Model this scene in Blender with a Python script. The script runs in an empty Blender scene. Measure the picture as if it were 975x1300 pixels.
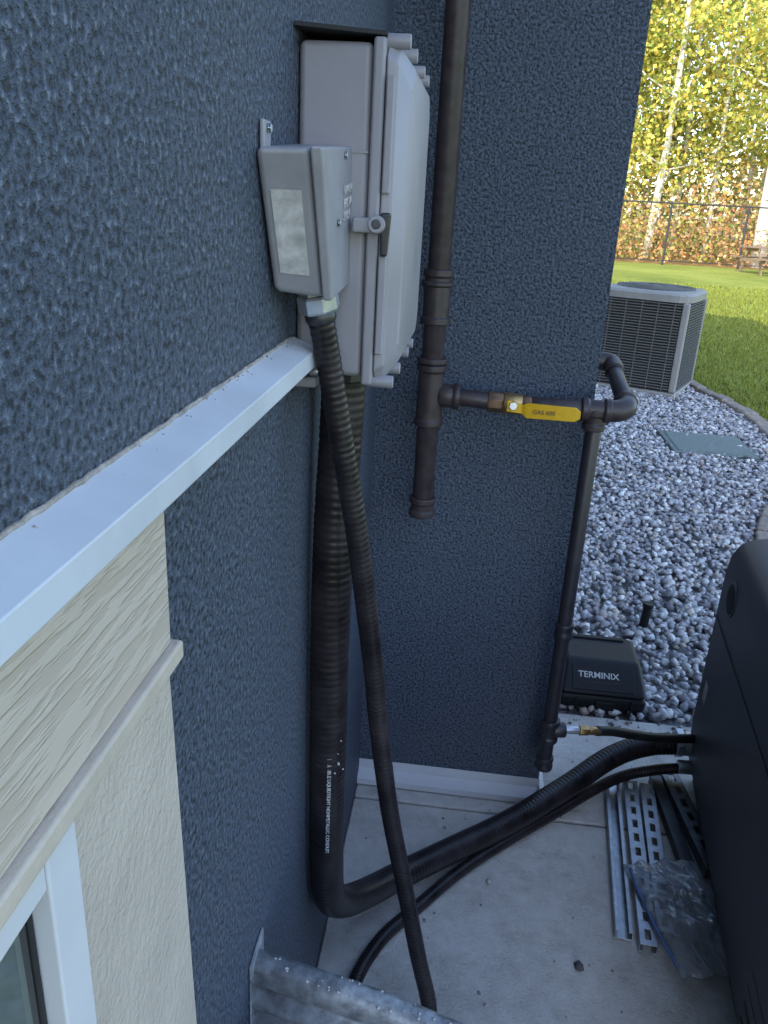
import bpy, math, random
import numpy as np
from mathutils import Vector, Matrix
random.seed(7); rng=np.random.default_rng(7)
S=bpy.context.scene
COL=bpy.context.collection
# ---------------------------------------------------------------- materials
def newmat(name):
    m=bpy.data.materials.new(name); m.use_nodes=True
    nt=m.node_tree; b=nt.nodes["Principled BSDF"]
    return m,nt,b
def coords(nt,scale=(1,1,1)):
    tc=nt.nodes.new("ShaderNodeTexCoord"); mp=nt.nodes.new("ShaderNodeMapping")
    mp.inputs["Scale"].default_value=scale
    nt.links.new(tc.outputs["Object"],mp.inputs["Vector"]); return mp.outputs[0]
def ramp(nt,fac,stops):
    r=nt.nodes.new("ShaderNodeValToRGB"); e=r.color_ramp.elements
    e[0].position,e[0].color=stops[0][0],tuple(stops[0][1])+(1,)
    e[1].position,e[1].color=stops[-1][0],tuple(stops[-1][1])+(1,)
    for p,c in stops[1:-1]:
        x=e.new(p); x.color=tuple(c)+(1,)
    nt.links.new(fac,r.inputs[0]); return r.outputs[0]
def noise(nt,vec,scale,detail=4,rough=.6):
    n=nt.nodes.new("ShaderNodeTexNoise"); n.inputs["Scale"].default_value=scale
    n.inputs["Detail"].default_value=detail; n.inputs["Roughness"].default_value=rough
    nt.links.new(vec,n.inputs["Vector"]); return n.outputs["Fac"]
def bump(nt,b,h,dist,strength=1.0):
    n=nt.nodes.new("ShaderNodeBump"); n.inputs["Distance"].default_value=dist; n.inputs["Strength"].default_value=strength
    nt.links.new(h,n.inputs["Height"]); nt.links.new(n.outputs[0],b.inputs["Normal"]); return n
def M(name,col,rough=.6,metal=0,var=.12,vs=25,bs=0,bd=.0005,spec=.5,scale=(1,1,1),rvar=.1):
    m,nt,b=newmat(name); v=coords(nt,scale)
    f=noise(nt,v,vs,3)
    c0=[max(0,x*(1-var)) for x in col]; c1=[min(1,x*(1+var)) for x in col]
    nt.links.new(ramp(nt,f,[(.3,c0),(.7,c1)]),b.inputs["Base Color"])
    mr=nt.nodes.new("ShaderNodeMapRange"); mr.inputs[3].default_value=max(0,rough-rvar); mr.inputs[4].default_value=min(1,rough+rvar)
    nt.links.new(f,mr.inputs[0]); nt.links.new(mr.outputs[0],b.inputs["Roughness"])
    b.inputs["Metallic"].default_value=metal; b.inputs["Specular IOR Level"].default_value=spec
    if bs: bump(nt,b,noise(nt,v,bs,2),bd)
    return m
def math_n(nt,op,a,b2):
    n=nt.nodes.new("ShaderNodeMath"); n.operation=op
    for i,x in enumerate((a,b2)):
        if isinstance(x,(int,float)): n.inputs[i].default_value=x
        else: nt.links.new(x,n.inputs[i])
    return n.outputs[0]
# stucco
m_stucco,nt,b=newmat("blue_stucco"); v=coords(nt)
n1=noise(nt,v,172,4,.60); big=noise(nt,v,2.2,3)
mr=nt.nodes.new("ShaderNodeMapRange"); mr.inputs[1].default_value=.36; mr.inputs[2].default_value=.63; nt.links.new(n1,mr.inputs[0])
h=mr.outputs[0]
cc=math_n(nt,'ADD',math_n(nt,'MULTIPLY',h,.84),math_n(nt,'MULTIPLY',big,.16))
nt.links.new(ramp(nt,cc,[(.12,(.013,.018,.028)),(.32,(.056,.073,.105)),(.58,(.084,.107,.152)),(.95,(.135,.165,.225))]),b.inputs["Base Color"])  # dark stops paint pit shade into the colour, from the bump's own noise
b.inputs["Roughness"].default_value=.52; b.inputs["Specular IOR Level"].default_value=.5
bump(nt,b,h,.0034,1.0)
# siding wood grain
m_sid,nt,b=newmat("cream_woodgrain_siding"); v=coords(nt,(1,5,50))
nz=noise(nt,v,2.6,3,.55)
mr=nt.nodes.new("ShaderNodeMapRange"); mr.interpolation_type='SMOOTHSTEP'; mr.inputs[1].default_value=.44; mr.inputs[2].default_value=.56; nt.links.new(nz,mr.inputs[0])
nt.links.new(ramp(nt,mr.outputs[0],[(0,(.47,.395,.325)),(1,(.53,.455,.38))]),b.inputs["Base Color"]); b.inputs["Roughness"].default_value=.55
bump(nt,b,mr.outputs[0],.0009,.9)
m_peb=M("cream_pebbled_panel",(.50,.435,.37),.6,0,.06,12,150,.003)
m_trim=M("cream_trim",(.52,.445,.365),.6,0,.08,20,200,.0006)
m_white=M("white_metal_flashing",(.55,.57,.61),.35,.0,.08,9,90,.0003)
m_vinyl=M("white_vinyl",(.62,.62,.64),.4,0,.04,10)
m_box=M("grey_pvc_enclosure",(.270,.258,.285),.45,0,.06,14,700,.0001)
m_box2=M("grey_metal_box",(.262,.255,.278),.42,0,.10,30,600,.00012)
m_label=M("label_paper",(.47,.45,.44),.6,0,.3,70)
m_dark=M("dark_gap",(.02,.02,.022),.8)
m_pipe=M("dark_brown_painted_pipe",(.044,.034,.037),.40,.0,.3,40,300,.0003,spec=.4)
m_pipe2=M("black_iron_pipe",(.024,.023,.030),.38,.0,.25,40,300,.0003)
m_brass=M("brass",(.45,.30,.13),.35,.9,.15,60)
m_bronze=M("bronze_fitting",(.20,.12,.08),.45,.7,.2,60)
m_yel=M("yellow_handle",(.66,.38,.01),.4,0,.08,60)
m_zinc=M("zinc_plated_steel",(.47,.50,.55),.32,.6,.2,60,200,.0002)
m_galv=M("galvanised_steel",(.40,.42,.46),.40,.7,.25,45,160,.0004)
m_galv2=M("galvanised_well",(.36,.38,.41),.42,.45,.45,55,120,.0006)
m_dsteel=M("dark_steel",(.07,.07,.078),.4,.7,.2,60)
m_cond=M("black_pvc_conduit",(.019,.0155,.018),.36,0,.6,18,0,spec=.4)
m_hose=M("black_rubber_hose",(.015,.015,.016),.5)
m_ink=M("white_print",(.55,.55,.56),.6)
m_ink2=M("dark_print",(.05,.05,.05),.6)
m_gen=M("charcoal_powdercoat",(.078,.073,.080),.5,.0,.12,8,900,.00025)
m_bait=M("black_plastic",(.011,.012,.015),.45,0,.25,30,400,.0003,spec=.25)
m_ac=M("ac_painted_steel",(.29,.28,.265),.5,0,.06,10)
m_acd=M("ac_dark_interior",(.03,.03,.03),.6)
m_acs=M("ac_louver",(.15,.15,.145),.5)
m_fence=M("black_fence_coating",(.03,.03,.035),.5)
m_wood=M("weathered_wood",(.22,.15,.10),.8,0,.2,8)
m_roof=M("roof_shingle",(.06,.06,.065),.9)
m_cover=M("green_plastic_cover",(.17,.205,.19),.7,0,.2,40,150,.002)
m_kerb=M("stone_edging",(.30,.25,.21),.85,0,.3,14,60,.006)
m_curt=M("curtain",(.30,.34,.33),.9,0,.1,20)
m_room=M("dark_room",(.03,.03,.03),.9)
m_caulk=M("dusty_caulk",(.32,.28,.25),.9,0,.4,90,200,.002)
# glass
m_glass,nt,b=newmat("window_glass"); b.inputs["Roughness"].default_value=.03; b.inputs["Transmission Weight"].default_value=1; b.inputs["IOR"].default_value=1.45; b.inputs["Base Color"].default_value=(.8,.88,.86,1)
# clear bag
m_bag=bpy.data.materials.new("clear_plastic_bag"); m_bag.use_nodes=True; nt=m_bag.node_tree; nt.nodes.clear()
o=nt.nodes.new("ShaderNodeOutputMaterial"); mix=nt.nodes.new("ShaderNodeMixShader"); tr=nt.nodes.new("ShaderNodeBsdfTransparent"); pr=nt.nodes.new("ShaderNodeBsdfPrincipled")
tr.inputs[0].default_value=(.93,.95,.97,1)
pr.inputs["Base Color"].default_value=(.42,.44,.48,1); pr.inputs["Roughness"].default_value=.10; pr.inputs["Specular IOR Level"].default_value=1.0; pr.inputs["Metallic"].default_value=.1
lw=nt.nodes.new("ShaderNodeLayerWeight"); lw.inputs[0].default_value=.5
mr=nt.nodes.new("ShaderNodeMapRange"); mr.inputs[3].default_value=.30; mr.inputs[4].default_value=1.0
nt.links.new(lw.outputs["Facing"],mr.inputs[0]); nt.links.new(mr.outputs[0],mix.inputs[0])
nt.links.new(tr.outputs[0],mix.inputs[1]); nt.links.new(pr.outputs[0],mix.inputs[2]); nt.links.new(mix.outputs[0],o.inputs[0])
# concrete
m_conc,nt,b=newmat("concrete"); v=coords(nt)
n1=noise(nt,v,3.2,5,.7); n2=noise(nt,v,160,2,.7); n3=noise(nt,v,24,4,.75)
h=math_n(nt,'ADD',math_n(nt,'MULTIPLY',n1,.5),math_n(nt,'ADD',math_n(nt,'MULTIPLY',n3,.36),math_n(nt,'MULTIPLY',n2,.14)))
nt.links.new(ramp(nt,h,[(.34,(.28,.255,.235)),(.44,(.48,.445,.41)),(.53,(.58,.55,.515)),(.66,(.68,.65,.62))]),b.inputs["Base Color"]); b.inputs["Roughness"].default_value=.85
bump(nt,b,math_n(nt,'ADD',n2,n3),.0020,1)
# ground (grass near, forest floor behind the fence)
m_ground,nt,b=newmat("lawn_ground"); v=coords(nt)
g=ramp(nt,math_n(nt,'ADD',math_n(nt,'MULTIPLY',noise(nt,v,.35,4),.5),math_n(nt,'MULTIPLY',noise(nt,v,14,4,.8),.5)),[(.32,(.10,.14,.025)),(.5,(.26,.30,.055)),(.68,(.42,.43,.11))])
fl=ramp(nt,noise(nt,v,2.5,5,.75),[(.3,(.08,.06,.02)),(.55,(.30,.18,.07)),(.7,(.42,.34,.12))])
sx=nt.nodes.new("ShaderNodeSeparateXYZ"); nt.links.new(v,sx.inputs[0])
edge=nt.nodes.new("ShaderNodeMapRange"); edge.inputs[1].default_value=28.2; edge.inputs[2].default_value=28.6; nt.links.new(sx.outputs[1],edge.inputs[0])
mc=nt.nodes.new("ShaderNodeMix"); mc.data_type='RGBA'; nt.links.new(edge.outputs[0],mc.inputs[0]); nt.links.new(g,mc.inputs[6]); nt.links.new(fl,mc.inputs[7])
nt.links.new(mc.outputs[2],b.inputs["Base Color"]); b.inputs["Roughness"].default_value=.9; b.inputs["Specular IOR Level"].default_value=.2
bump(nt,b,noise(nt,v,45,3,.8),.03,1)
m_gbase=M("gravel_bed",(.22,.22,.23),.9,0,.5,60,60,.01)
def attrmat(name,rough=.8,transl=0,spec=.3,bumpd=0):
    m,nt,b=newmat(name); a=nt.nodes.new("ShaderNodeAttribute"); a.attribute_name="col"
    nt.links.new(a.outputs["Color"],b.inputs["Base Color"]); b.inputs["Roughness"].default_value=rough; b.inputs["Specular IOR Level"].default_value=spec
    if transl:
        t=nt.nodes.new("ShaderNodeBsdfTranslucent"); nt.links.new(a.outputs["Color"],t.inputs[0]); mx=nt.nodes.new("ShaderNodeMixShader"); mx.inputs[0].default_value=transl
        out=nt.nodes["Material Output"]; nt.links.new(b.outputs[0],mx.inputs[1]); nt.links.new(t.outputs[0],mx.inputs[2]); nt.links.new(mx.outputs[0],out.inputs[0])
    if bumpd: bump(nt,b,noise(nt,coords(nt),180,2),bumpd)
    return m
m_stone=attrmat("crushed_rock",.8,0,.4,.002); m_leaf=attrmat("leaves",.6,.35); m_blade=attrmat("grass_blades",.6,0)
# bark
m_bark,nt,b=newmat("aspen_bark"); v=coords(nt,(1,1,4))
nt.links.new(ramp(nt,noise(nt,v,1.6,4,.7),[(.34,(.10,.09,.07)),(.42,(.55,.52,.46)),(.7,(.75,.72,.66))]),b.inputs["Base Color"]); b.inputs["Roughness"].default_value=.8
# ---------------------------------------------------------------- helpers
def link(o,parent=None,smooth=None):
    COL.objects.link(o)
    if parent: o.parent=parent
    return o
def root(name,loc=(0,0,0),rz=0):
    e=bpy.data.objects.new(name,None); e.location=loc; e.rotation_euler=(0,0,rz); e.empty_display_size=.1; COL.objects.link(e); return e
def mesh(name,V,F,mat,parent=None,smooth=False,bevel=0,seg=3,solid=0):
    me=bpy.data.meshes.new(name); me.from_pydata([tuple(v) for v in V],[],[tuple(f) for f in F]); me.update()
    me.materials.append(mat)
    if smooth or bevel:
        me.polygons.foreach_set("use_smooth",[True]*len(me.polygons))
    o=bpy.data.objects.new(name,me); link(o,parent)
    if solid:
        s=o.modifiers.new("s","SOLIDIFY"); s.thickness=solid; s.offset=0
    if bevel:
        bm_=o.modifiers.new("b","BEVEL"); bm_.width=bevel; bm_.segments=seg; bm_.limit_method='ANGLE'; bm_.angle_limit=math.radians(30); bm_.harden_normals=True
    return o
def hexa(name,c,mat,parent=None,bevel=0,seg=3):
    F=[(3,2,1,0),(4,5,6,7),(0,1,5,4),(1,2,6,5),(2,3,7,6),(3,0,4,7)]
    return mesh(name,c,F,mat,parent,bevel=bevel,seg=seg)
def box(name,lo,hi,mat,parent=None,bevel=0,seg=3):
    x0,y0,z0=lo;x1,y1,z1=hi
    return hexa(name,[(x0,y0,z0),(x1,y0,z0),(x1,y1,z0),(x0,y1,z0),(x0,y0,z1),(x1,y0,z1),(x1,y1,z1),(x0,y1,z1)],mat,parent,bevel,seg)
def fastmesh(name,V,F,mat,col=None,parent=None,smooth=False):
    V=np.asarray(V,dtype=np.float32);F=np.asarray(F,dtype=np.int32);k=F.shape[1]
    me=bpy.data.meshes.new(name); me.vertices.add(len(V)); me.vertices.foreach_set("co",V.ravel())
    me.loops.add(F.size); me.loops.foreach_set("vertex_index",F.ravel())
    me.polygons.add(len(F)); me.polygons.foreach_set("loop_start",np.arange(len(F),dtype=np.int32)*k)
    me.update(calc_edges=True); me.validate()
    if smooth: me.polygons.foreach_set("use_smooth",np.ones(len(me.polygons),dtype=bool))
    if col is not None:
        a=me.color_attributes.new("col","FLOAT_COLOR","POINT"); c=np.ones((len(V),4),dtype=np.float32); c[:,:3]=np.clip(col,0,.9); a.data.foreach_set("color",c.ravel())
    me.materials.append(mat); o=bpy.data.objects.new(name,me); link(o,parent); return o
def catmull(P,step):
    P=[Vector(p) for p in P]; Q=[P[0]*2-P[1]]+P+[P[-1]*2-P[-2]]; out=[]
    for i in range(1,len(Q)-2):
        p0,p1,p2,p3=Q[i-1:i+3]; n=max(1,int((p2-p1).length/step))
        for j in range(n):
            t=j/n; out.append(.5*((2*p1)+(p2-p0)*t+(2*p0-5*p1+4*p2-p3)*t*t+(3*p1-p0-3*p2+p3)*t**3))
    out.append(P[-1]); return out
def sweep(name,P,rad,mat,parent=None,n=20,cap=True,smooth=True):
    P=[Vector(p) for p in P]
    if not hasattr(rad,'__len__'): rad=[rad]*len(P)
    V=[];F=[]; up=None
    for i,p in enumerate(P):
        t=(P[min(i+1,len(P)-1)]-P[max(i-1,0)]).normalized()
        if up is None: up=t.orthogonal().normalized()
        up=(up-t*up.dot(t)).normalized(); s=t.cross(up)
        for k in range(n):
            a=2*math.pi*k/n; V.append(p+(up*math.cos(a)+s*math.sin(a))*rad[i])
    for i in range(len(P)-1):
        for k in range(n):
            F.append((i*n+k,i*n+(k+1)%n,(i+1)*n+(k+1)%n,(i+1)*n+k))
    if cap:
        F.append(tuple(reversed(range(n)))); F.append(tuple(range((len(P)-1)*n,len(P)*n)))
    return mesh(name,V,F,mat,parent,smooth=smooth)
def conduit(name,P,r,pitch,amp,mat,parent=None,n=20):
    pts=catmull(P,pitch/4); L=0; rad=[]; pr=pts[0]
    for q in pts:
        L+=(q-pr).length; pr=q; x=(L/pitch)%1
        rad.append(r+amp*(math.sin(math.pi*x)**.6-.5)*2)
    return sweep(name,pts,rad,mat,parent,n)
def lathe(name,p0,p1,prof,mat,parent=None,n=24,smooth=False):
    p0=Vector(p0);p1=Vector(p1); t=(p1-p0).normalized(); L=(p1-p0).length; up=t.orthogonal().normalized(); s=t.cross(up); V=[];F=[]
    for a,r in prof:
        for k in range(n):
            an=2*math.pi*(k+.5)/n; V.append(p0+t*(a*L)+(up*math.cos(an)+s*math.sin(an))*r)
    m_=len(prof)
    for i in range(m_-1):
        for k in range(n): F.append((i*n+k,i*n+(k+1)%n,(i+1)*n+(k+1)%n,(i+1)*n+k))
    F.append(tuple(reversed(range(n))));F.append(tuple(range((m_-1)*n,m_*n)))
    return mesh(name,V,F,mat,parent,bevel=.0008 if not smooth else 0,seg=2,smooth=smooth)
def cyl(name,p0,p1,r,mat,parent=None,n=24,bev=.1):
    L=(Vector(p1)-Vector(p0)).length; e=min(.25,min(.003,r*bev*2)/L)
    return lathe(name,p0,p1,[(0,r*.94),(e,r),(1-e,r),(1,r*.94)],mat,parent,n)
def text(name,s,size,mat,M4,parent=None,ext=.0003):
    cu=bpy.data.curves.new(name,"FONT"); cu.body=s; cu.size=size; cu.extrude=ext; cu.materials.append(mat)
    o=bpy.data.objects.new(name,cu); o.matrix_world=M4; link(o)
    if parent: o.parent=parent; o.matrix_parent_inverse=Matrix.Identity(4)
    return o
def frame(x,y,z,loc):
    x=Vector(x).normalized(); y=Vector(y); y=(y-x*y.dot(x)).normalized(); z=x.cross(y)
    m=Matrix((x,y,z)).transposed().to_4x4(); m.translation=Vector(loc); return m
# ---------------------------------------------------------------- ground
ground=fastmesh("ground",[(-300,-300,-.03),(300,-300,-.03),(300,400,-.03),(-300,400,-.03)],[(0,1,2,3)],m_ground)
pad=root("concrete_pad")
def slab(n,x0,x1,y0,y1): box(n,(x0,y0,-.1),(x1,y1,0),m_conc,pad,bevel=.006,seg=2)
slab("slab_far",.0,1.95,1.743,2.235); slab("slab_near",.0,1.95,-.9,1.735)
KC=[(2.25,8.9),(2.32,7.8),(2.47,7.0),(2.50,6.2),(2.38,5.45),(2.12,4.75),(1.86,4.2),(1.72,3.8),(1.72,3.4),(1.9,2.9),(2.15,2.3),(2.2,1.2),(2.2,-.9)]
kc=[p for p in catmull([(x,y,0) for x,y in KC],.05)]
bed=[(0.0,2.2)]+[(0.0,9.3),(2.2,9.3)]+[(p.x,p.y) for p in kc]+[(0,-.9)]
mesh("gravel_bed",[(x,y,-.022) for x,y in bed],[tuple(reversed(range(len(bed))))],m_gbase)
edg=root("stone_edging"); k0=kc[0];i=0
for p in kc[1:]:
    if (p-k0).length>.22:
        d=(p-k0).normalized(); nn=Vector((-d.y,d.x,0)); a=k0+d*.006; c=p-d*.006; w_=.055+random.uniform(-.006,.006); hz=.035+random.uniform(-.008,.008)
        up=Vector((0,0,hz)); dnv=Vector((0,0,-.06))
        hexa("edging_stone_%d"%i,[a+nn*w_+dnv,a-nn*w_+dnv,c-nn*w_+dnv,c+nn*w_+dnv,a+nn*w_+up,a-nn*w_+up,c-nn*w_+up,c+nn*w_+up],m_kerb,edg,bevel=.015)
        k0=p;i+=1
ph=(1+5**.5)/2
ICO=np.array([(-1,ph,0),(1,ph,0),(-1,-ph,0),(1,-ph,0),(0,-1,ph),(0,1,ph),(0,-1,-ph),(0,1,-ph),(ph,0,-1),(ph,0,1),(-ph,0,-1),(-ph,0,1)])/1.9
IF=np.array([(0,11,5),(0,5,1),(0,1,7),(0,7,10),(0,10,11),(1,5,9),(5,11,4),(11,10,2),(10,7,6),(7,1,8),(3,9,4),(3,4,2),(3,2,6),(3,6,8),(3,8,9),(4,9,5),(2,4,11),(6,2,10),(8,6,7),(9,8,1)])
def rotm(n):
    q=rng.normal(size=(n,4)); q/=np.linalg.norm(q,axis=1)[:,None]; w,x,y,z=q.T
    return np.stack([np.stack([1-2*(y*y+z*z),2*(x*y-w*z),2*(x*z+w*y)],1),np.stack([2*(x*y+w*z),1-2*(x*x+z*z),2*(y*z-w*x)],1),np.stack([2*(x*z-w*y),2*(y*z+w*x),1-2*(x*x+y*y)],1)],1)
def stones(name,C,size,cols):
    n=len(C); V=ICO[None]*(1+rng.uniform(-.28,.28,(n,12,1)))+rng.uniform(-.13,.13,(n,12,3))
    V=V*size[:,None,None]*rng.uniform(.55,1.2,(n,1,3)); V=np.einsum('nij,nkj->nki',rotm(n),V); V[:,:,2]*=.75
    V=V+C[:,None,:]; F=(IF[None]+(np.arange(n)*12)[:,None,None]).reshape(-1,3)
    return fastmesh(name,V.reshape(-1,3),F,m_stone,np.repeat(cols,12,axis=0))
kx=np.array([p.x for p in kc]);ky=np.array([p.y for p in kc])
def kerbx(y): 
    o_=np.argsort(ky); return np.interp(y,ky[o_],kx[o_])
n=30000; y=rng.uniform(2.25,9,n); x=rng.uniform(.5,2.5,n); keep=(x<kerbx(y)-.07)
cov=(x>1.60)&(x<2.2)&(y>5.42)&(y<6.0); keep&=~(cov&(rng.random(n)<.90))
x=x[keep];y=y[keep]; n=len(x)
C=np.stack([x,y,rng.uniform(-.012,.014,n)],1); sz=rng.uniform(.009,.022,n)
pal=np.array([(.60,.59,.60),(.42,.415,.44),(.76,.75,.74),(.30,.30,.32),(.52,.46,.42),(.38,.355,.39),(.16,.16,.18)]); pc=pal[rng.choice(7,n,p=[.24,.2,.16,.14,.10,.1,.06])]*rng.uniform(.75,1.15,(n,1))
stones("gravel",C,sz,pc)
P_=[(.55,1.30),(.36,1.5),(.52,1.12),(.62,1.62),(.45,1.9),(.14,1.62),(.66,2.1),(.75,2.16),(.3,1.7),(.62,1.3),(.25,1.25),(.8,2.2),(.55,1.75),(.92,2.19),(.63,2.2),(.7,2.05)]
P_+=[(random.uniform(.05,.9),random.uniform(1.15,2.2)) for _ in range(60)]+[(random.gauss(.75,.15),2.235-abs(random.gauss(0,.035))) for _ in range(30)]
C=np.array([(a,b_,.003) for a,b_ in P_]); s_=rng.uniform(.0015,.005,len(P_)); s_[:4]=(.010,.009,.008,.007); s_[-30:]*=2
stones("loose_stone_chips",C,s_,pal[rng.choice(7,len(P_))]*.6)
cv=root("utility_cover"); box("lid",(1.66,5.47,-.02),(2.16,5.96,.018),m_cover,cv,bevel=.01); box("rim",(1.63,5.44,-.02),(2.19,5.99,.010),m_cover,cv,bevel=.006)
n=80000; y=3.4+rng.random(n)**1.3*17; x=kerbx(y)+.08+rng.random(n)**1.2*(1.5+y*.33)
x=np.where(y>8.9,2.2+rng.random(n)*(y*.33),x)
h=rng.uniform(.025,.06,n); a=rng.uniform(0,2*math.pi,n); w_=rng.uniform(.003,.006,n)*(1+y*.05); lean=rng.normal(0,.02,(n,2))
V=np.zeros((n,3,3)); V[:,0]=np.stack([x-np.cos(a)*w_,y-np.sin(a)*w_,np.full(n,-.03)],1); V[:,1]=np.stack([x+np.cos(a)*w_,y+np.sin(a)*w_,np.full(n,-.03)],1); V[:,2]=np.stack([x+lean[:,0],y+lean[:,1],h-.03],1)
gc=np.array([(.155,.205,.035)])*rng.uniform(.6,1.5,(n,1))+np.array([(.09,.04,.0)])*rng.random((n,1))  # near-lawn shade deepened in the colour: blades darker than the lit ground sheet
fastmesh("lawn_grass",V.reshape(-1,3),np.arange(n*3).reshape(-1,3),m_blade,np.repeat(gc,3,axis=0))
# ---------------------------------------------------------------- house
house=root("blue_stucco_house"); HH=5.8; YR=6.7; XB=.49; YB=1.82
V=[];F=[]
def q(*p):
    i0=len(V); V.extend(p); F.append(tuple(range(i0,i0+len(p))))
def rx(y0,y1,z0,z1): q((0,y0,z0),(0,y1,z0),(0,y1,z1),(0,y0,z1))
wy0,wy1,wz0,wz1=-.45,.33,.5,1.15
rx(-6,wy0,-.1,HH); rx(wy1,YB,-.1,HH); rx(wy0,wy1,-.1,wz0); rx(wy0,wy1,wz1,HH)
q((0,YB,.035),(XB,YB,.035),(XB,YB,HH),(0,YB,HH)); q((XB,YB,.035),(XB,YR,.035),(XB,YR,HH),(XB,YB,HH))
q((XB,YR,-.1),(-8,YR,-.1),(-8,YR,HH),(XB,YR,HH)); q((-8,YR,-.1),(-8,-6,-.1),(-8,-6,HH),(-8,YR,HH)); q((-8,-6,-.1),(0,-6,-.1),(0,-6,HH),(-8,-6,HH))
q((0,YB,.035),(0,YR,.035),(XB,YR,.035),(XB,YB,.035))
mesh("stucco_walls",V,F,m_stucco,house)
box("foundation",(.0,1.835,-.1),(.478,YR-.01,.034),m_conc,house)
mesh("base_flashing",[(0.001,1.819,.062),(XB+.003,1.819,.062),(0.001,1.816,.036),(XB+.003,1.816,.036),(0.001,1.785,.022),(XB+.004,1.785,.022),(0.001,1.784,.006),(XB+.004,1.784,.006)],[(0,1,3,2),(2,3,5,4),(4,5,7,6)],m_vinyl,house,solid=.002)
mesh("base_flashing_side",[(XB+.002,1.79,.05),(XB+.002,YR,.05),(XB+.02,1.79,.02),(XB+.02,YR,.02)],[(0,2,3,1)],m_vinyl,house,solid=.002)
R=[(-8.5,-6.5,HH),(.80,-6.5,HH),(.80,YR+.4,HH),(-8.5,YR+.4,HH),(-3.8,-6.5,HH+2.2),(-3.8,YR+.4,HH+2.2)]
mesh("roof",[Vector(p)+Vector((0,0,.01)) for p in R],[(3,2,1,0),(1,2,5,4),(3,0,4,5),(0,1,4),(2,3,5)],m_roof,house)
box("siding_board",(.0005,-3,1.188),(.008,.501,1.315),m_sid,house,bevel=.002)
box("trim_band",(.0005,-3,1.172),(.015,.508,1.1875),m_trim,house,bevel=.003)
hexa("pebbled_panel",[(.0005,.343,.1),(.004,.343,.1),(.004,.56,.1),(.0005,.56,.1),(.0005,.343,1.1715),(.004,.343,1.1715),(.004,.504,1.1715),(.0005,.504,1.1715)],m_peb,house,bevel=.001)
V=[(0,-3,1.346),(.030,-3,1.334),(.031,-3,1.3155),(.026,-3,1.313),(0,-3,1.3155)]
V2=[(x,.935,z) for x,_,z in V]
mesh("ledge_flashing",V+V2,[(0,1,2,3,4)]+[(9,8,7,6,5)]+[(i,5+i,5+(i+1)%5,(i+1)%5) for i in range(5)],m_white,house,bevel=.0012,seg=2)
pts=[(.0003+random.uniform(0,.0015),t,1.3462+random.uniform(-.0005,.0008)) for t in np.arange(-.3,.93,.009)]
sweep("caulk_line",catmull(pts,.005),.0018,m_caulk,house,6)
nC=45; C=np.stack([.001+.012*rng.random(nC)**2,.92-.6*rng.random(nC)**1.6,np.zeros(nC)],1); C[:,2]=1.346-.4*C[:,0]
s0=stones("debris_on_ledge",C,rng.uniform(.0006,.0017,nC),np.array([(.35,.3,.26),(.15,.12,.10),(.4,.4,.42)])[rng.choice(3,nC)]); s0.parent=house
# window
win=root("window"); win.parent=house
fy0,fy1,fz0,fz1=-.47,.3425,.48,1.1715
def fr(n,a,b_,m=None): box(n,a,b_,m or m_vinyl,win,bevel=.002)
fr("frame_right",(-.05,.314,fz0),(.0075,fy1+.004,fz1)); fr("frame_left",(-.05,fy0,fz0),(.0075,-.43,fz1)); fr("frame_top",(-.05,-.4295,1.142),(.0065,.3135,fz1)); fr("frame_bottom",(-.05,-.4295,fz0),(.0065,.3135,.52))
fr("gasket_right",(-.03,.309,.5205),(-.004,.3135,1.1415),m_dark); fr("gasket_top",(-.03,-.42,1.136),(-.004,.3085,1.1415),m_dark)
mesh("glass",[(-.006,-.43,.52),(-.006,.309,.52),(-.006,.309,1.136),(-.006,-.43,1.136)],[(0,1,2,3)],m_glass,win)
V=[];F=[]
for i in range(160):
    t=i/159; V+=[(-.030+.010*math.sin(t*90),-.5+.95*t,.4),(-.030+.010*math.sin(t*90),-.5+.95*t,1.3)]
    if i: F.append((2*i-2,2*i,2*i+1,2*i-1))
mesh("curtain",V,F,m_curt,win,smooth=True)
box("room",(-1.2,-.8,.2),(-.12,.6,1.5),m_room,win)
# ---------------------------------------------------------------- transfer switch enclosure
ts=root("transfer_switch_enclosure"); y0,y1,z0,z1=.948,1.262,1.300,1.652
box("body",(.001,y0,z0),(.080,y1,z1),m_box,ts,bevel=.008,seg=4)
box("flange",(.0805,y0-.006,z0-.008),(.094,y1+.006,z1+.004),m_box,ts,bevel=.004)
def octo(x,yl,yh,zl,zh,c):
    return [(x,yl+c,zl),(x,yh-c,zl),(x,yh,zl+c),(x,yh,zh-c),(x,yh-c,zh),(x,yl+c,zh),(x,yl,zh-c),(x,yl,zl+c)]
A=octo(.0945,y0-.004,y1+.004,z0-.004,z1,.014); B=octo(.106,y0-.002,y1+.002,z0-.002,z1-.002,.018); Cc=octo(.122,y0+.016,y1-.012,z0+.018,z1-.02,.024)
V=A+B+Cc; F=[tuple(reversed(range(8)))]+[(i,(i+1)%8,8+(i+1)%8,8+i) for i in range(8)]+[(8+i,8+(i+1)%8,16+(i+1)%8,16+i) for i in range(8)]+[tuple(range(16,24))]
mesh("door",V,F,m_box,ts,bevel=.003,seg=3)
for z in (1.654,1.295):
    for y in (y0+.012,y0+.10,y1-.09,y1-.01):
        cyl("cover_screw",(.086,y,z),(.118,y,z),.0075,m_box,ts,16)
box("edge_rib_upper",(.096,y0-.009,1.505),(.105,y0-.0045,1.62),m_box,ts,bevel=.002); box("edge_rib_lower",(.096,y0-.009,1.33),(.105,y0-.0045,1.44),m_box,ts,bevel=.002)
box("latch_tab",(.066,y0-.020,1.464),(.092,y0-.0065,1.480),m_box2,ts,bevel=.003)
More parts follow.
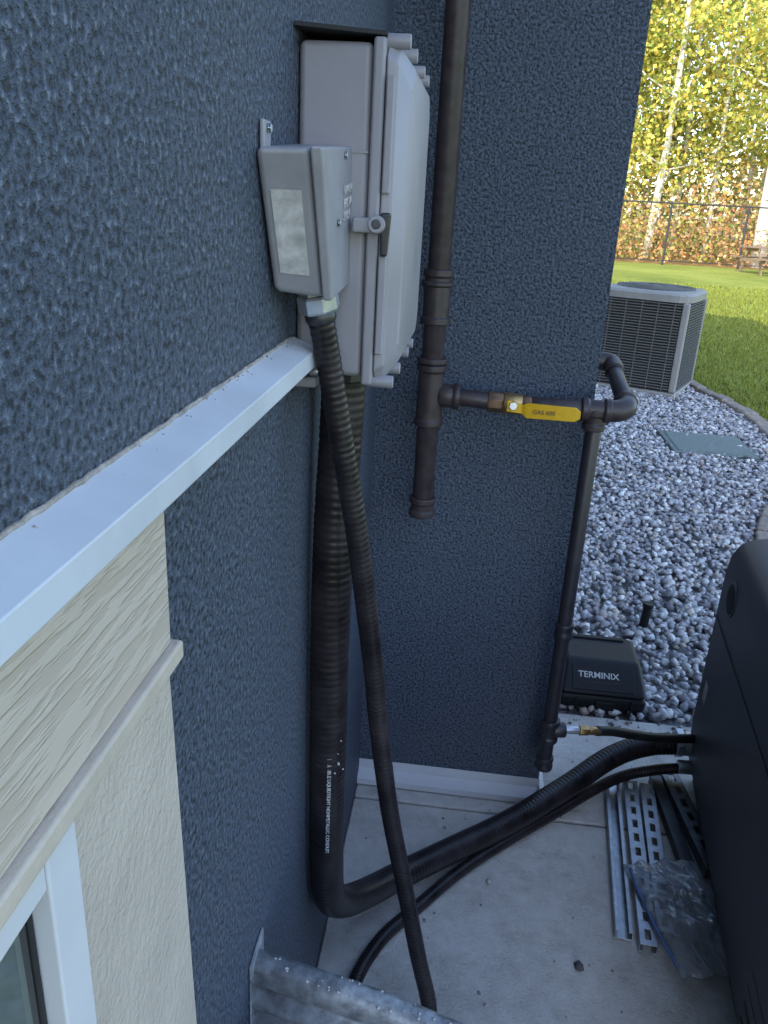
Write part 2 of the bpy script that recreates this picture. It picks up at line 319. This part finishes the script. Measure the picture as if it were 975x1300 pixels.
cyl("latch_boss",(.094,y0-.009,1.472),(.094,y0-.026,1.474),.0095,m_box2,ts,20); cyl("latch_core",(.094,y0-.0255,1.474),(.094,y0-.029,1.474),.005,m_dsteel,ts,14)
hexa("latch_lever",[(.098,y0-.018,1.440),(.106,y0-.018,1.440),(.106,y0-.010,1.440),(.098,y0-.010,1.440),(.097,y0-.020,1.486),(.109,y0-.020,1.486),(.109,y0-.010,1.486),(.097,y0-.010,1.486)],m_dsteel,ts,bevel=.003)
hexa("wall_flashing",[(.001,.925,1.660),(.094,.945,1.657),(.090,1.27,1.657),(.001,1.27,1.660),(.001,.925,1.664),(.094,.945,1.661),(.090,1.27,1.661),(.001,1.27,1.664)],m_dark,ts)
box("mount_foot",(.002,.93,1.287),(.03,.985,1.2995),m_box,ts,bevel=.003)
cyl("mount_screw",(.02,.94,1.305),(.033,.94,1.305),.006,m_zinc,ts,12)
cyl("conduit_hub",(.042,1.065,1.2985),(.042,1.065,1.272),.038,m_dsteel,ts,8)
box("moulded_seam",(.020,y0-.0012,1.545),(.079,y0+.002,1.5475),m_box,ts)
# ---------------------------------------------------------------- small junction box
jb=root("junction_box")
bot=[(.004,.826,1.407),(.053,.836,1.402),(.053,1.005,1.415),(.004,1.0,1.412)]; top=[(.001,.768,1.538),(.049,.777,1.540),(.049,.945,1.551),(.001,.94,1.551)]
hexa("body",bot+top,m_box2,jb,bevel=.007,seg=4)
bot=[(.0535,.832,1.400),(.063,.835,1.400),(.063,1.040,1.413),(.0535,1.043,1.413)]; top=[(.0495,.773,1.541),(.061,.776,1.541),(.061,.975,1.553),(.0495,.978,1.553)]
hexa("cover",bot+top,m_box2,jb,bevel=.003)
def nf(u,w,off=.0012):
    a=Vector((.004,.826,1.407)).lerp(Vector((.053,.836,1.402)),u); c=Vector((.001,.768,1.538)).lerp(Vector((.049,.777,1.540)),u); p=a.lerp(c,w); return p+Vector((0,-off,-off*.4))
mesh("label",[nf(.20,.16),nf(.78,.16),nf(.78,.74),nf(.20,.74)],[(0,1,2,3)],m_label,jb)
box("mounting_lug",(.001,.785,1.535),(.006,.81,1.562),m_box2,jb,bevel=.002); cyl("lug_screw",(.006,.797,1.555),(.010,.797,1.555),.004,m_zinc,jb,12)
for p in ((.0622,.862,1.475),(.0635,.96,1.425),(.0612,.90,1.54)): cyl("cover_screw",p,(p[0]+.003,p[1],p[2]),.004,m_zinc,jb,12)
text("embossed_lettering","DANGER\nELECTRIC\nSHOCK",.013,m_label,frame((0,1,.08),(.02,-.45,1),(1,0,0),(.0634,.890,1.502)),jb)
D=(Vector((.062,.93,1.225))-Vector((.0375,.895,1.381))).normalized(); a=Vector((.034,.890,1.412))
lathe("lock_nut",a,a+D*.010,[(0,.022),(1,.022)],m_zinc,jb,6); lathe("hub_nut",a+D*.0105,a+D*.031,[(0,.0215),(.15,.0235),(.85,.0235),(1,.0215)],m_zinc,jb,8); cyl("hub_collar",a+D*.0315,a+D*.043,.0175,m_dsteel,jb,20)
# ---------------------------------------------------------------- conduits
c1=root("flexible_conduit")
P=[a+D*.035,(.0475,.915,1.32),(.063,.932,1.22),(.082,.955,1.10),(.096,.98,.98),(.108,1.01,.86),(.119,1.04,.73),(.142,1.062,.56),(.172,1.08,.40),(.208,1.09,.22),(.238,1.09,.09),(.235,1.075,.03),(.17,1.05,.018),(.10,1.08,.016),(.085,1.17,.016),(.125,1.285,.016),(.197,1.385,.016),(.29,1.505,.018),(.397,1.615,.02),(.52,1.73,.022),(.70,1.885,.035),(.82,1.925,.055),(.925,1.93,.072)]
conduit("jacket",P,.0143,.0085,.0008,m_cond,c1,18)
cyl("generator_fitting",(.878,1.93,.071),(.918,1.93,.072),.020,m_zinc,c1,8)
c2=root("large_flexible_conduit")
P=[(.042,1.065,1.30),(.040,1.066,1.20),(.036,1.058,1.05),(.034,1.06,.88),(.034,1.066,.74),(.034,1.075,.58),(.034,1.09,.42),(.036,1.125,.30),(.052,1.195,.21),(.09,1.29,.14),(.155,1.40,.09),(.26,1.52,.06),(.41,1.655,.052),(.56,1.79,.07),(.69,1.90,.10),(.80,1.95,.118),(.92,1.965,.125)]
conduit("jacket",P,.0295,.0115,.0008,m_cond,c2,28)
cyl("generator_fitting_nut",(.868,1.965,.124),(.890,1.965,.125),.040,m_zinc,c2,8); cyl("generator_fitting_body",(.890,1.965,.125),(.915,1.965,.125),.034,m_zinc,c2,24)
dn=Vector((.0,.02,-1)).normalized(); nn=Vector((.30,-.95,0)).normalized(); uy=nn.cross(dn)
for z,s in ((.98,"2 INCH TYPE LFNC-B"),(.80,"(UL) LISTED E"),(.67,"2 FLEXIBLE LIQUIDTIGHT NONMETALLIC CONDUIT")):
    c=Vector((.034,1.062+(.98-z)*.03,z)); 
    text("printed_marking",s,.0085,m_ink,frame(dn,uy,nn,c+nn*.0306-uy*.004),c2)
C=np.array([tuple(Vector((.034,1.068,.72-.09*random.random()))+(nn*math.cos(t)+uy*math.sin(t))*.030) for t in (.3,.5,.62,.9,.45)])
s0=stones("paint_spatter",C,np.array([.002,.004,.003,.0015,.0015]),np.full((5,3),.5)); s0.parent=c2
# ---------------------------------------------------------------- gas pipe
gp=root("gas_pipe"); X0,Y0=.128,1.72; r=.0235
cyl("riser",(X0,Y0,.86),(X0,Y0,5.7),r,m_pipe,gp,28)
def fit(n,p0,p1,r0,mt,rim=.004,nn=28):
    L=(Vector(p1)-Vector(p0)).length; e=.012/L
    lathe(n,p0,p1,[(0,r0+rim*.6),(e*.2,r0+rim),(e,r0+rim),(e*1.4,r0),(1-e*1.4,r0),(1-e,r0+rim),(1-e*.2,r0+rim),(1,r0+rim*.6)],mt,gp,nn)
fit("coupling_upper",(X0,Y0,1.372),(X0,Y0,1.262),.0275,m_pipe); lathe("union_ring",(X0,Y0,1.350),(X0,Y0,1.338),[(0,.030),(.3,.034),(.7,.034),(1,.030)],m_pipe,gp)
fit("tee_body",(X0,Y0,1.178),(X0,Y0,1.045),.028,m_pipe); cyl("tee_ring",(X0,Y0,1.192),(X0,Y0,1.180),.033,m_pipe,gp)
cyl("tee_outlet",(X0+.02,Y0,1.112),(X0+.052,Y0,1.112),.025,m_pipe,gp); cyl("tee_outlet_ring",(X0+.050,Y0,1.112),(X0+.064,Y0,1.112),.029,m_pipe,gp)
fit("drip_cap",(X0,Y0,.878),(X0,Y0,.832),.026,m_pipe)
cyl("branch",(X0+.05,Y0,1.112),(.27,Y0,1.106),.0185,m_pipe,gp)
cyl("valve_end_left",(.252,Y0,1.107),(.285,Y0,1.106),.0225,m_bronze,gp,8); cyl("valve_body",(.285,Y0,1.106),(.325,Y0,1.105),.0225,m_brass,gp,20); cyl("valve_end_right",(.325,Y0,1.105),(.345,Y0,1.105),.020,m_bronze,gp,8)
cyl("valve_stem",(.305,Y0-.01,1.106),(.305,Y0-.042,1.110),.009,m_brass,gp,12); cyl("stem_nut",(.305,Y0-.040,1.110),(.305,Y0-.049,1.111),.0095,m_zinc,gp,6)
mesh("handle",[(.292,Y0-.041,1.098),(.325,Y0-.041,1.095),(.335,Y0-.047,1.088),(.433,Y0-.049,1.088),(.444,Y0-.049,1.095),(.444,Y0-.049,1.110),(.433,Y0-.049,1.118),(.335,Y0-.047,1.120),(.325,Y0-.041,1.114),(.292,Y0-.041,1.122)],[(0,1,8,9),(1,2,7,8),(2,3,4,5,6,7)],m_yel,gp,solid=.006,bevel=.0015)
text("handle_lettering","GAS 600",.013,m_ink2,frame((1,0,0),(0,0,1),(0,-1,0),(.345,Y0-.0533,1.099)),gp,.0002)
cyl("branch_right",(.345,Y0,1.105),(.46,Y0,1.105),.0185,m_pipe,gp)
X1=.485
fit("branch_tee",(.450,Y0,1.105),(.512,Y0,1.105),.022,m_pipe); fit("branch_tee_leg",(X1-.004,Y0,1.108),(X1-.004,Y0,1.062),.0205,m_pipe)
el=catmull([(.505,Y0,1.105),(.528,Y0+.004,1.106),(.545,Y0+.018,1.110),(.549,Y0+.045,1.114)],.004); sweep("elbow",el,.0235,m_pipe,gp,24)
cyl("elbow_ring",(.549,Y0+.040,1.113),(.548,Y0+.056,1.117),.0265,m_pipe,gp)
cyl("return_pipe",(.549,Y0+.05,1.115),(.541,1.93,1.156),.0185,m_pipe,gp); el=catmull([(.542,1.915,1.153),(.541,1.95,1.161),(.53,1.968,1.166),(.480,1.97,1.168)],.004); sweep("elbow_back",el,.022,m_pipe,gp,20)
X1=.482
cyl("drop_pipe",(X1,Y0,.20),(X1,Y0,1.075),.0172,m_pipe2,gp)
fit("drop_coupling",(X1,Y0,.594),(X1,Y0,.556),.0205,m_pipe2,.002); fit("drop_tee",(X1,Y0,.325),(X1,Y0,.262),.0215,m_pipe2,.003)
cyl("drop_tee_outlet",(X1+.01,Y0,.294),(X1+.040,Y0+.004,.294),.019,m_pipe2,gp); fit("drop_cap",(X1,Y0,.215),(X1,Y0,.178),.020,m_pipe2,.002)
cyl("brass_nipple",(X1+.038,Y0+.004,.294),(X1+.075,Y0+.012,.292),.010,m_zinc,gp,8); cyl("brass_nut",(X1+.075,Y0+.012,.292),(X1+.10,Y0+.018,.290),.013,m_brass,gp,6); cyl("hose_ferrule",(X1+.10,Y0+.018,.290),(X1+.125,Y0+.026,.286),.0105,m_brass,gp,16)
sweep("flex_gas_hose",catmull([(X1+.12,Y0+.024,.287),(.65,1.775,.270),(.72,1.82,.235),(.80,1.87,.20),(.925,1.93,.17)],.01),.0125,m_hose,gp,16)
# ---------------------------------------------------------------- generator
ang=math.atan2(.96-.873,1.993-1.239)
gen=root("standby_generator",(.908,1.985,0),-ang)
W=.66;L=1.24
prof=[(0.03,.035),(.006,.09),(.0,.20),(.0,.655),(.005,.695),(.020,.728),(.047,.747),(.09,.757),(.16,.762),(W-.16,.762),(W-.07,.745),(W-.02,.69),(W,.62),(W,.035)]
V=[(x,0,z) for x,z in prof]+[(x,-L,z) for x,z in prof]; k=len(prof)
mesh("housing",V,[tuple(range(k))]+[tuple(reversed(range(k,2*k)))]+[(i,k+i,k+(i+1)%k,(i+1)%k) for i in range(k)],m_gen,gen,bevel=.010,seg=4)
box("base_tray",(.034,-L+.012,.0),(W-.012,-.012,.036),m_dsteel,gen)
box("lid_lip",(-.004,-L-.004,.523),(-.0005,.003,.529),m_gen,gen,bevel=.001)
cyl("lock_recess_ring",(-.003,-.130,.630),(.004,-.130,.630),.045,m_gen,gen,32); cyl("lock",(-.0045,-.130,.630),(.004,-.130,.630),.039,m_dark,gen,32)
box("rating_label",(-.0015,-.10,.305),(-.0004,-.065,.36),m_label,gen)
for z in (.10,.14,.18,.22): box("louver",(-.002,-1.10,z),(.02,-.85,z+.018),m_gen,gen,bevel=.002)
# ---------------------------------------------------------------- bait station
bs=root("rodent_bait_station"); cx0,cx1,cy0,cy1=.585,.862,2.262,2.55
def ring(i,z,f=None): 
    f=i if f is None else f
    return [(cx0+i,cy0+f,z),(cx1-i,cy0+f,z),(cx1-i,cy1-i,z),(cx0+i,cy1-i,z)]
hexa("tray",ring(.004,.0)+ring(.0,.055),m_bait,bs,bevel=.018,seg=4)
hexa("lid",ring(-.003,.0555)+ring(.016,.130,.10),m_bait,bs,bevel=.018,seg=4)
box("hinge_bar",(cx0+.05,cy1-.05,.126),(cx1-.05,cy1-.03,.136),m_bait,bs,bevel=.003)
sl=Vector((0,.103,.0745)).normalized(); nrm=Vector((1,0,0)).cross(sl)
pb=Vector((.655,cy0-.003,.0555))
hexa("front_panel",[pb+sl*.022+Vector((-.03,0,0)),pb+sl*.022+Vector((.165,0,0)),pb+sl*.108+Vector((.165,0,0)),pb+sl*.108+Vector((-.03,0,0)),pb+sl*.022+Vector((-.03,0,0))+nrm*.003,pb+sl*.022+Vector((.165,0,0))+nrm*.003,pb+sl*.108+Vector((.165,0,0))+nrm*.003,pb+sl*.108+Vector((-.03,0,0))+nrm*.003],m_bait,bs,bevel=.001)
t0=text("lid_lettering","TERMINIX",.029,m_ink,frame((1,.0,0),sl,nrm,pb+sl*.064+nrm*.0036+Vector((-.012,0,0))),bs,.0004); t0.data.offset=.0004
text("lid_lettering_small","PEST CONTROL  DO NOT OPEN",.009,m_ink2,frame((1,0,0),sl,nrm,pb+sl*.046+nrm*.0036+Vector((-.010,0,0))),bs,.0004)
box("front_latch",(.70,cy0-.008,.012),(.76,cy0+.004,.04),m_bait,bs,bevel=.003)
for xx in (.635,.81): box("side_rib",(xx,cy0-.006,.006),(xx+.008,cy0+.004,.048),m_bait,bs,bevel=.002)
st=root("pipe_stub"); cyl("stub",(.958,2.86,-.02),(.965,2.86,.10),.017,m_bait,st,16); cyl("stub_cap",(.964,2.86,.095),(.965,2.86,.112),.021,m_bait,st,16)
# ---------------------------------------------------------------- strut channels
def strut(p0,p1,w=.041,h=.021,slots=True,mt=None,base=0.0015,open_up=False,name="strut_channel"):
    p0=Vector((p0[0],p0[1],0));p1=Vector((p1[0],p1[1],0)); Ln=(p1-p0).length; V=[];F=[];idx={}
    def vtx(x,y,z):
        key=(round(x,5),round(y,5),round(z,5))
        if key not in idx: idx[key]=len(V); V.append((x,y,z))
        return idx[key]
    ys=[-w/2,-w*.17,w*.17,w/2]; xs=[0]
    x=.014
    while slots and x+.028<Ln:
        xs+=[x,x+.028]; x+=.050
    xs.append(Ln)
    zt=0 if open_up else h
    for i in range(len(xs)-1):
        for j in range(3):
            if slots and j==1 and i%2==1: continue
            F.append((vtx(xs[i],ys[j],zt),vtx(xs[i+1],ys[j],zt),vtx(xs[i+1],ys[j+1],zt),vtx(xs[i],ys[j+1],zt)))
        zb=h if open_up else 0
        for sgn in (0,3):
            F.append((vtx(xs[i],ys[sgn],zt),vtx(xs[i+1],ys[sgn],zt),vtx(xs[i+1],ys[sgn],zb),vtx(xs[i],ys[sgn],zb)))
            inn=ys[sgn]*.55
            F.append((vtx(xs[i],ys[sgn],zb),vtx(xs[i+1],ys[sgn],zb),vtx(xs[i+1],inn,zb),vtx(xs[i],inn,zb)))
    o=mesh(name,V,F,mt or m_galv,None,solid=.0026,bevel=.0012,seg=2)
    d=(p1-p0).normalized(); o.location=(p0.x,p0.y,base+.0015); o.rotation_euler=(0,0,math.atan2(d.y,d.x)); return o
strut((.655,1.385),(.703,1.905),w=.036,open_up=True,slots=False)
strut((.703,1.358),(.752,1.905),w=.036); strut((.748,1.40),(.797,1.900),w=.036)
m_g3=M("weathered_galvanised",(.20,.21,.23),.45,.7,.25,45,160,.0004)
strut((.842,1.62),(.826,1.935),w=.030,mt=m_dsteel,slots=False,h=.026); strut((.905,1.60),(.866,1.960),w=.046,h=.03,mt=m_g3)
# ---------------------------------------------------------------- plastic bag of hardware
bag=root("plastic_bag_of_hardware",(.805,1.455,.026),math.radians(14))
nx,ny=60,90; V=[];F=[]
from mathutils import noise as mn
for side in (1,-1):
    for j in range(ny+1):
        for i in range(nx+1):
            u=i/nx*2-1; w_=j/ny*2-1
            e=max(0,(1-abs(u)**2.6))*max(0,(1-abs(w_)**3))
            fat=.5+.5*max(0,1-((w_+.25)/.8)**2)
            z=e**.5*.034*fat
            cr=mn.ridged_multi_fractal(Vector((u*1.1+side*3+.6*w_,w_*1.5-.5*u,side)),1.,2.1,3,1.,2.)
            z+=e**.3*.034*(cr-.7)*.5*(1 if side>0 else .3)
            z+=e**.3*.010*abs(mn.noise(Vector((u*5+w_*4,w_*3,7))))
            x=u*(.088+.010*mn.noise(Vector((w_*3,1,0)))); y_=w_*(.155+.014*mn.noise(Vector((u*3,5,0))))
            V.append((x,y_,(max(z,.001) if side>0 else -min(abs(z)*.3,.018))+.002*mn.noise(Vector((u*5,w_*5,2)))))
o1=(nx+1)*(ny+1)
for s_i in (0,1):
    for j in range(ny):
        for i in range(nx):
            a_=s_i*o1+j*(nx+1)+i; F.append((a_,a_+1,a_+nx+2,a_+nx+1) if s_i==0 else (a_,a_+nx+1,a_+nx+2,a_+1))
mesh("bag_film",V,F,m_bag,bag,smooth=True)
m_zip=M("blue_zip_strip",(.09,.16,.36),.3)
sweep("zip_strip",catmull([(-.088,-.13,.004),(-.093,-.05,.008),(-.089,.05,.006),(-.082,.13,.010)],.01),.0035,m_zip,bag,8)
for i in range(5):
    px,py=random.uniform(-.035,.04),random.uniform(-.10,.05); an=random.uniform(0,3.14); d=Vector((math.cos(an),math.sin(an),random.uniform(-.1,.3)))*random.uniform(.02,.035); c=Vector((px,py,.006))
    cyl("bolt_shank",c-d,c+d,.005,m_dsteel,bag,10); cyl("bolt_head",c+d,c+d*1.25,.0095,m_zinc if i%2 else m_dsteel,bag,6)
for i in range(6):
    px,py=random.uniform(-.04,.04),random.uniform(-.09,.05); box("bracket",(px-.018,py-.03,-.003),(px+.018,py+.03,.010+.002*i),m_dsteel,bag,bevel=.003)
# ---------------------------------------------------------------- window well
ww=root("galvanised_window_well")
def we(t,off=0):
    c,s=math.cos(t),math.sin(t); e=2/5.0
    x=(.46+off)*abs(s)**e; y=.195+(.53+off)*abs(c)**e*(1 if c>=0 else -1)
    return x,y-(.21*x if c>0 else 0)
V=[];F=[];nt_=90; prof=[]
for i in range(141):
    z=.02+.535*i/140; prof.append((.009*math.sin(z*2*math.pi/.036),z))
prof+=[(.001,.562),(.002,.574),(.004,.582),(.010,.588),(.022,.589),(.030,.585),(.031,.576)]
for j in range(nt_+1):
    t=math.pi*j/nt_
    for off,z in prof:
        x,y=we(t,off); V.append((max(x,.002),y,z+.0016*math.sin(j*.9)*(1 if z>.57 else 0)))
k=len(prof)
for j in range(nt_):
    for i in range(k-1): F.append((j*k+i,j*k+i+1,(j+1)*k+i+1,(j+1)*k+i))
mesh("corrugated_wall",V,F,m_galv2,ww,smooth=True,solid=.002)
box("wall_flange",(.0015,.715,.02),(.004,.775,.60),m_galv2,ww); cyl("flange_bolt",(.004,.752,.50),(.012,.752,.50),.008,m_zinc,ww,6)
nC=90; C=np.zeros((nC,3))
for i in range(nC):
    t=random.uniform(.0,.9)**2; x,y=we(t,random.uniform(.004,.028)); C[i]=(max(x,.006),y,.5895)
s0=stones("plaster_splatter",C,rng.uniform(.0008,.0028,nC),np.full((nC,3),.42)); s0.parent=ww
# ---------------------------------------------------------------- air conditioner
ac=root("air_conditioner_condenser",(1.80,7.72,-.02),math.radians(-24.5)); hw=.395; zt=.90
box("base_pan",(-hw,-hw,.0),(hw,hw,.06),m_ac,ac,bevel=.02)
box("coil_core",(-hw+.03,-hw+.03,.06),(hw-.03,hw-.03,zt-.08),m_acd,ac)
for sx_ in (-1,1):
    for sy_ in (-1,1):
        cx_,cy_=sx_*(hw-.032),sy_*(hw-.032); box("corner_post",(cx_-.03,cy_-.03,.0605),(cx_+.03,cy_+.03,zt-.075),m_ac,ac,bevel=.018,seg=4)
for z in np.arange(.085,zt-.09,.024):
    for sgn in (-1,1):
        ya,yb=(-hw+.002,-hw+.022) if sgn<0 else (hw-.022,hw-.002)
        box("louver",(-hw+.064,ya,z),(hw-.064,yb,z+.007),m_acs,ac); box("louver",(ya,-hw+.064,z),(yb,hw-.064,z+.007),m_acs,ac)
for u in np.linspace(-hw+.12,hw-.12,5):
    box("louver_rib",(u-.004,-hw-.001,.07),(u+.004,-hw+.0015,zt-.08),m_acs,ac); box("louver_rib",(hw-.0015,u-.004,.07),(hw+.001,u+.004,zt-.08),m_acs,ac)
def sq(r_,z,n=48,p=6):
    out=[]
    for i in range(n):
        t=2*math.pi*i/n; c,s=math.cos(t),math.sin(t); d=(abs(c)**p+abs(s)**p)**(-1/p); out.append((c*d*r_,s*d*r_,z))
    return out
def ci(r_,z,n=48): return [(math.cos(2*math.pi*i/n)*r_,math.sin(2*math.pi*i/n)*r_,z) for i in range(n)]
rings=[sq(hw+.006,zt-.075),sq(hw+.008,zt-.02),sq(hw-.012,zt),ci(hw-.05,zt+.008),ci(hw-.06,zt-.01),ci(hw-.07,zt-.06)]
V=[p for r_ in rings for p in r_]; F=[(i*48+k_,i*48+(k_+1)%48,(i+1)*48+(k_+1)%48,(i+1)*48+k_) for i in range(5) for k_ in range(48)]+[tuple(range(5*48,6*48))]
mesh("top_cap",V,F,m_ac,ac,smooth=False)
cyl("fan_well",(0,0,zt-.058),(0,0,zt-.052),hw-.072,m_acd,ac,48); cyl("fan_hub",(0,0,zt-.05),(0,0,zt+.022),.075,m_acs,ac,32)
for r_ in np.arange(.10,hw-.05,.030): sweep("grille_ring",[Vector(p) for p in ci(r_,zt+.03-.02*(r_/hw)**2,48)+[ci(r_,zt+.03-.02*(r_/hw)**2,48)[0]]],.003,m_acs,ac,6,cap=False)
for i in range(12):
    t=2*math.pi*i/12; sweep("grille_spoke",[(math.cos(t)*.07,math.sin(t)*.07,zt+.03),(math.cos(t)*(hw-.05),math.sin(t)*(hw-.05),zt+.01)],.004,m_acs,ac,6)
# ---------------------------------------------------------------- fence
fn=root("chain_link_fence"); FY=28.0
for i,x in enumerate(np.arange(-10.4,32,2.35)):
    cyl("post_%d"%i,(x,FY,-.03),(x,FY,1.88),.035,m_fence,fn,10)
cyl("top_rail",(-11,FY,1.83),(32,FY,1.83),.025,m_fence,fn,8); cyl("bottom_rail",(-11,FY,.10),(32,FY,.10),.015,m_fence,fn,8)
V=[];F=[]
for s in (-1,1):
    for x in np.arange(-12,33,.20):
        a_=(x,FY+.03,.1);b_=(x+s*1.72,FY+.03,1.82); i0=len(V); V+=[(a_[0],a_[1],a_[2]),(a_[0]+.005,a_[1],a_[2]),(b_[0]+.005,b_[1],b_[2]),b_]; F.append((i0,i0+1,i0+2,i0+3))
mesh("wire_mesh",V,F,m_fence,fn)
pt=root("picnic_table",(8.75,26.0,-.03),math.radians(12))
for i in range(5): box("top_plank_%d"%i,(-.9,-.37+i*.15,.74),(.9,-.235+i*.15,.78),m_wood,pt,bevel=.005)
for s in (-1,1):
    for i in range(2): box("bench_plank",(-.9,s*.72-.14+i*.145,.43),(.9,s*.72-.005+i*.145,.47),m_wood,pt,bevel=.005)
for x in (-.65,.65):
    box("cross_top",(x-.02,-.36,.65),(x+.02,.36,.738),m_wood,pt); box("cross_seat",(x-.02,-.85,.34),(x+.02,.85,.428),m_wood,pt)
    for s in (-1,1): hexa("leg",[(x+.022,s*.62-.045,0),(x+.06,s*.62-.045,0),(x+.06,s*.62+.045,0),(x+.022,s*.62+.045,0),(x+.022,s*.25-.045,.74),(x+.06,s*.25-.045,.74),(x+.06,s*.25+.045,.74),(x+.022,s*.25+.045,.74)],m_wood,pt)
# ---------------------------------------------------------------- trees
def leafquads(C,size,cols):
    n=len(C); Rm=rotm(n); s=size[:,None]
    ux=Rm[:,:,0]*s; uy=Rm[:,:,1]*s*rng.uniform(.5,.9,(n,1))
    V=np.stack([C-ux,C-uy,C+ux,C+uy],1).reshape(-1,3); return V,np.arange(n*4).reshape(-1,4),np.repeat(cols,4,axis=0)
YG=np.array([(.54,.51,.10),(.38,.44,.10),(.70,.60,.14),(.25,.33,.07),(.62,.48,.10)])
RD=np.array([(.66,.30,.14),(.76,.46,.16),(.56,.34,.18),(.74,.60,.28),(.42,.40,.15)])
def tree(x,y,h,r,nleaf=4200,lean=0,low=3.0,pal_=YG,ls=(.05,.12)):
    t=root("aspen_tree",(x,y,0)); pts=[Vector((lean*u*h*.3+.12*math.sin(u*5+x),.1*math.sin(u*4+y),h*u-.1)) for u in np.linspace(0,1,12)]
    sweep("trunk",pts,[r*(1-u*.85) for u in np.linspace(0,1,12)],m_bark,t,10)
    cs=[]
    for k in range(16):
        u=random.uniform(low/h,.97); i=min(10,int(u*11)); p=pts[i].lerp(pts[i+1],u*11-i); a=random.uniform(0,6.28); ln=random.uniform(.8,2.3)*(1.15-u*.7)
        e=p+Vector((math.cos(a)*ln,math.sin(a)*ln,ln*random.uniform(.2,.7))); mid=p.lerp(e,.5)+Vector((0,0,-.1))
        sweep("limb",[p,mid,e],[r*.28*(1.1-u),r*.18*(1.1-u),.008],m_bark,t,6); cs+=[e,mid.lerp(e,.5),p.lerp(e,.4)]
    cs=np.array([tuple(c) for c in cs]); nc=nleaf; ci_=rng.integers(0,len(cs),nc)
    C=cs[ci_]+rng.normal(0,1,(nc,3))*np.array([.48,.48,.38]); tone=rng.uniform(.6,1.3,len(cs))[ci_][:,None]
    cols=pal_[rng.choice(len(pal_),nc)]*tone*rng.uniform(.7,1.25,(nc,1))
    V,F,c=leafquads(C,rng.uniform(ls[0],ls[1],nc),cols); fastmesh("crown",V,F,m_leaf,c,t)
tree(6.25,32.0,15,.16,4800,.03,2.6); tree(9.45,29.6,16,.26,4000,.02,4.2)
for x,y,h in ((4.9,33.5,13),(7.6,35,15),(8.6,33.4,14),(10.9,34,16),(5.6,36,16),(12.5,32,14),(3.4,32.5,13),(14.8,34,15),(1.6,34,15),(-1,33,14),(17.5,33,15),(20.5,35,15)):
    tree(x,y,h+random.uniform(-1,1),random.uniform(.08,.15),4600,random.uniform(-.05,.05),random.uniform(2.2,4))
fo=root("forest"); n=80000
x=rng.uniform(-18,40,n); y=rng.uniform(38,58,n); z=rng.random(n)**.9*17
keep=(np.sin(x*1.9+y*.7)+np.sin(x*.8-z*1.1+y)+np.sin(z*1.6+x*1.3)>-1.4+z*.03); x,y,z=x[keep],y[keep],z[keep]; n=len(x)
tone=(.8+.35*np.sin(x*1.3+z*.9)*np.sin(z*1.4+y*.8))[:,None]
V,F,c=leafquads(np.stack([x,y,z],1),rng.uniform(.10,.24,n),(YG[rng.choice(5,n)]+.03)*tone*rng.uniform(.6,1.2,(n,1))); fastmesh("foliage",V,F,m_leaf,c,fo)
for i in range(110):
    x_=random.uniform(-20,45);y_=random.uniform(34,54); r_=random.uniform(.06,.14)
    sweep("trunk",[(x_,y_,-.1),(x_+random.uniform(-.3,.3),y_,6),(x_+random.uniform(-.8,.8),y_,14)],[r_,r_*.7,r_*.3],m_bark,fo,7)
n=44000; x=rng.uniform(-10,26,n); y=rng.uniform(28.8,36,n); hm=1.5+1.2*np.sin(x*1.1)*np.sin(x*.37+y)+1.0*np.sin(x*2.7+y*1.3)+ (y-28)*.32; z=rng.random(n)*np.maximum(hm,.35)
rc=RD[rng.choice(5,n)]; gcx=YG[rng.choice(5,n)]*.9; msk=(np.sin(x*1.7+y*.9)+.6*np.sin(x*.6-1)+rng.normal(0,.35,n)>.35)[:,None]
cols=np.where(msk,gcx,rc)*rng.uniform(.6,1.3,(n,1)); V,F,c=leafquads(np.stack([x,y,z],1),rng.uniform(.04,.09,n),cols); fastmesh("shrub_understorey",V,F,m_leaf,c)
# ---------------------------------------------------------------- light
EL=math.radians(37); sv=Vector((-.5*math.cos(EL),-.866*math.cos(EL),math.sin(EL)))
sd=bpy.data.lights.new("sun","SUN"); sd.energy=5; sd.angle=math.radians(.5); sd.color=(1,.92,.78); so=bpy.data.objects.new("sun",sd); COL.objects.link(so); so.rotation_euler=sv.to_track_quat('Z','Y').to_euler()
w=bpy.data.worlds.new("World"); S.world=w; w.use_nodes=True; nt=w.node_tree; bg=nt.nodes["Background"]
sk=nt.nodes.new("ShaderNodeTexSky"); sk.sky_type='NISHITA'; sk.sun_disc=False; sk.sun_elevation=EL; sk.sun_rotation=math.radians(210); sk.air_density=1.0; sk.dust_density=1.2
nt.links.new(sk.outputs[0],bg.inputs[0]); bg.inputs[1].default_value=.60
# ---------------------------------------------------------------- camera
th=math.radians(21.15);ro=math.radians(3.07);ya=math.radians(5.53)
F_=Vector((-math.sin(ya),math.cos(ya),0));R_=Vector((math.cos(ya),math.sin(ya),0));Z=Vector((0,0,1))
fwd=F_*math.cos(th)-Z*math.sin(th); dn_=-F_*math.sin(th)-Z*math.cos(th)
rt=R_*math.cos(ro)-dn_*math.sin(ro); dw=R_*math.sin(ro)+dn_*math.cos(ro)
cd=bpy.data.cameras.new("camera"); cd.sensor_fit='VERTICAL'; cd.sensor_height=24; cd.lens=24*1026/1300; cd.clip_start=.02; cd.clip_end=800
cam=bpy.data.objects.new("camera",cd); COL.objects.link(cam); m4=Matrix((rt,-dw,-fwd)).transposed().to_4x4(); m4.translation=Vector((.2085,0,1.5)); cam.matrix_world=m4
S.camera=cam
S.view_settings.view_transform='Standard'; S.view_settings.look='None'; S.view_settings.exposure=0
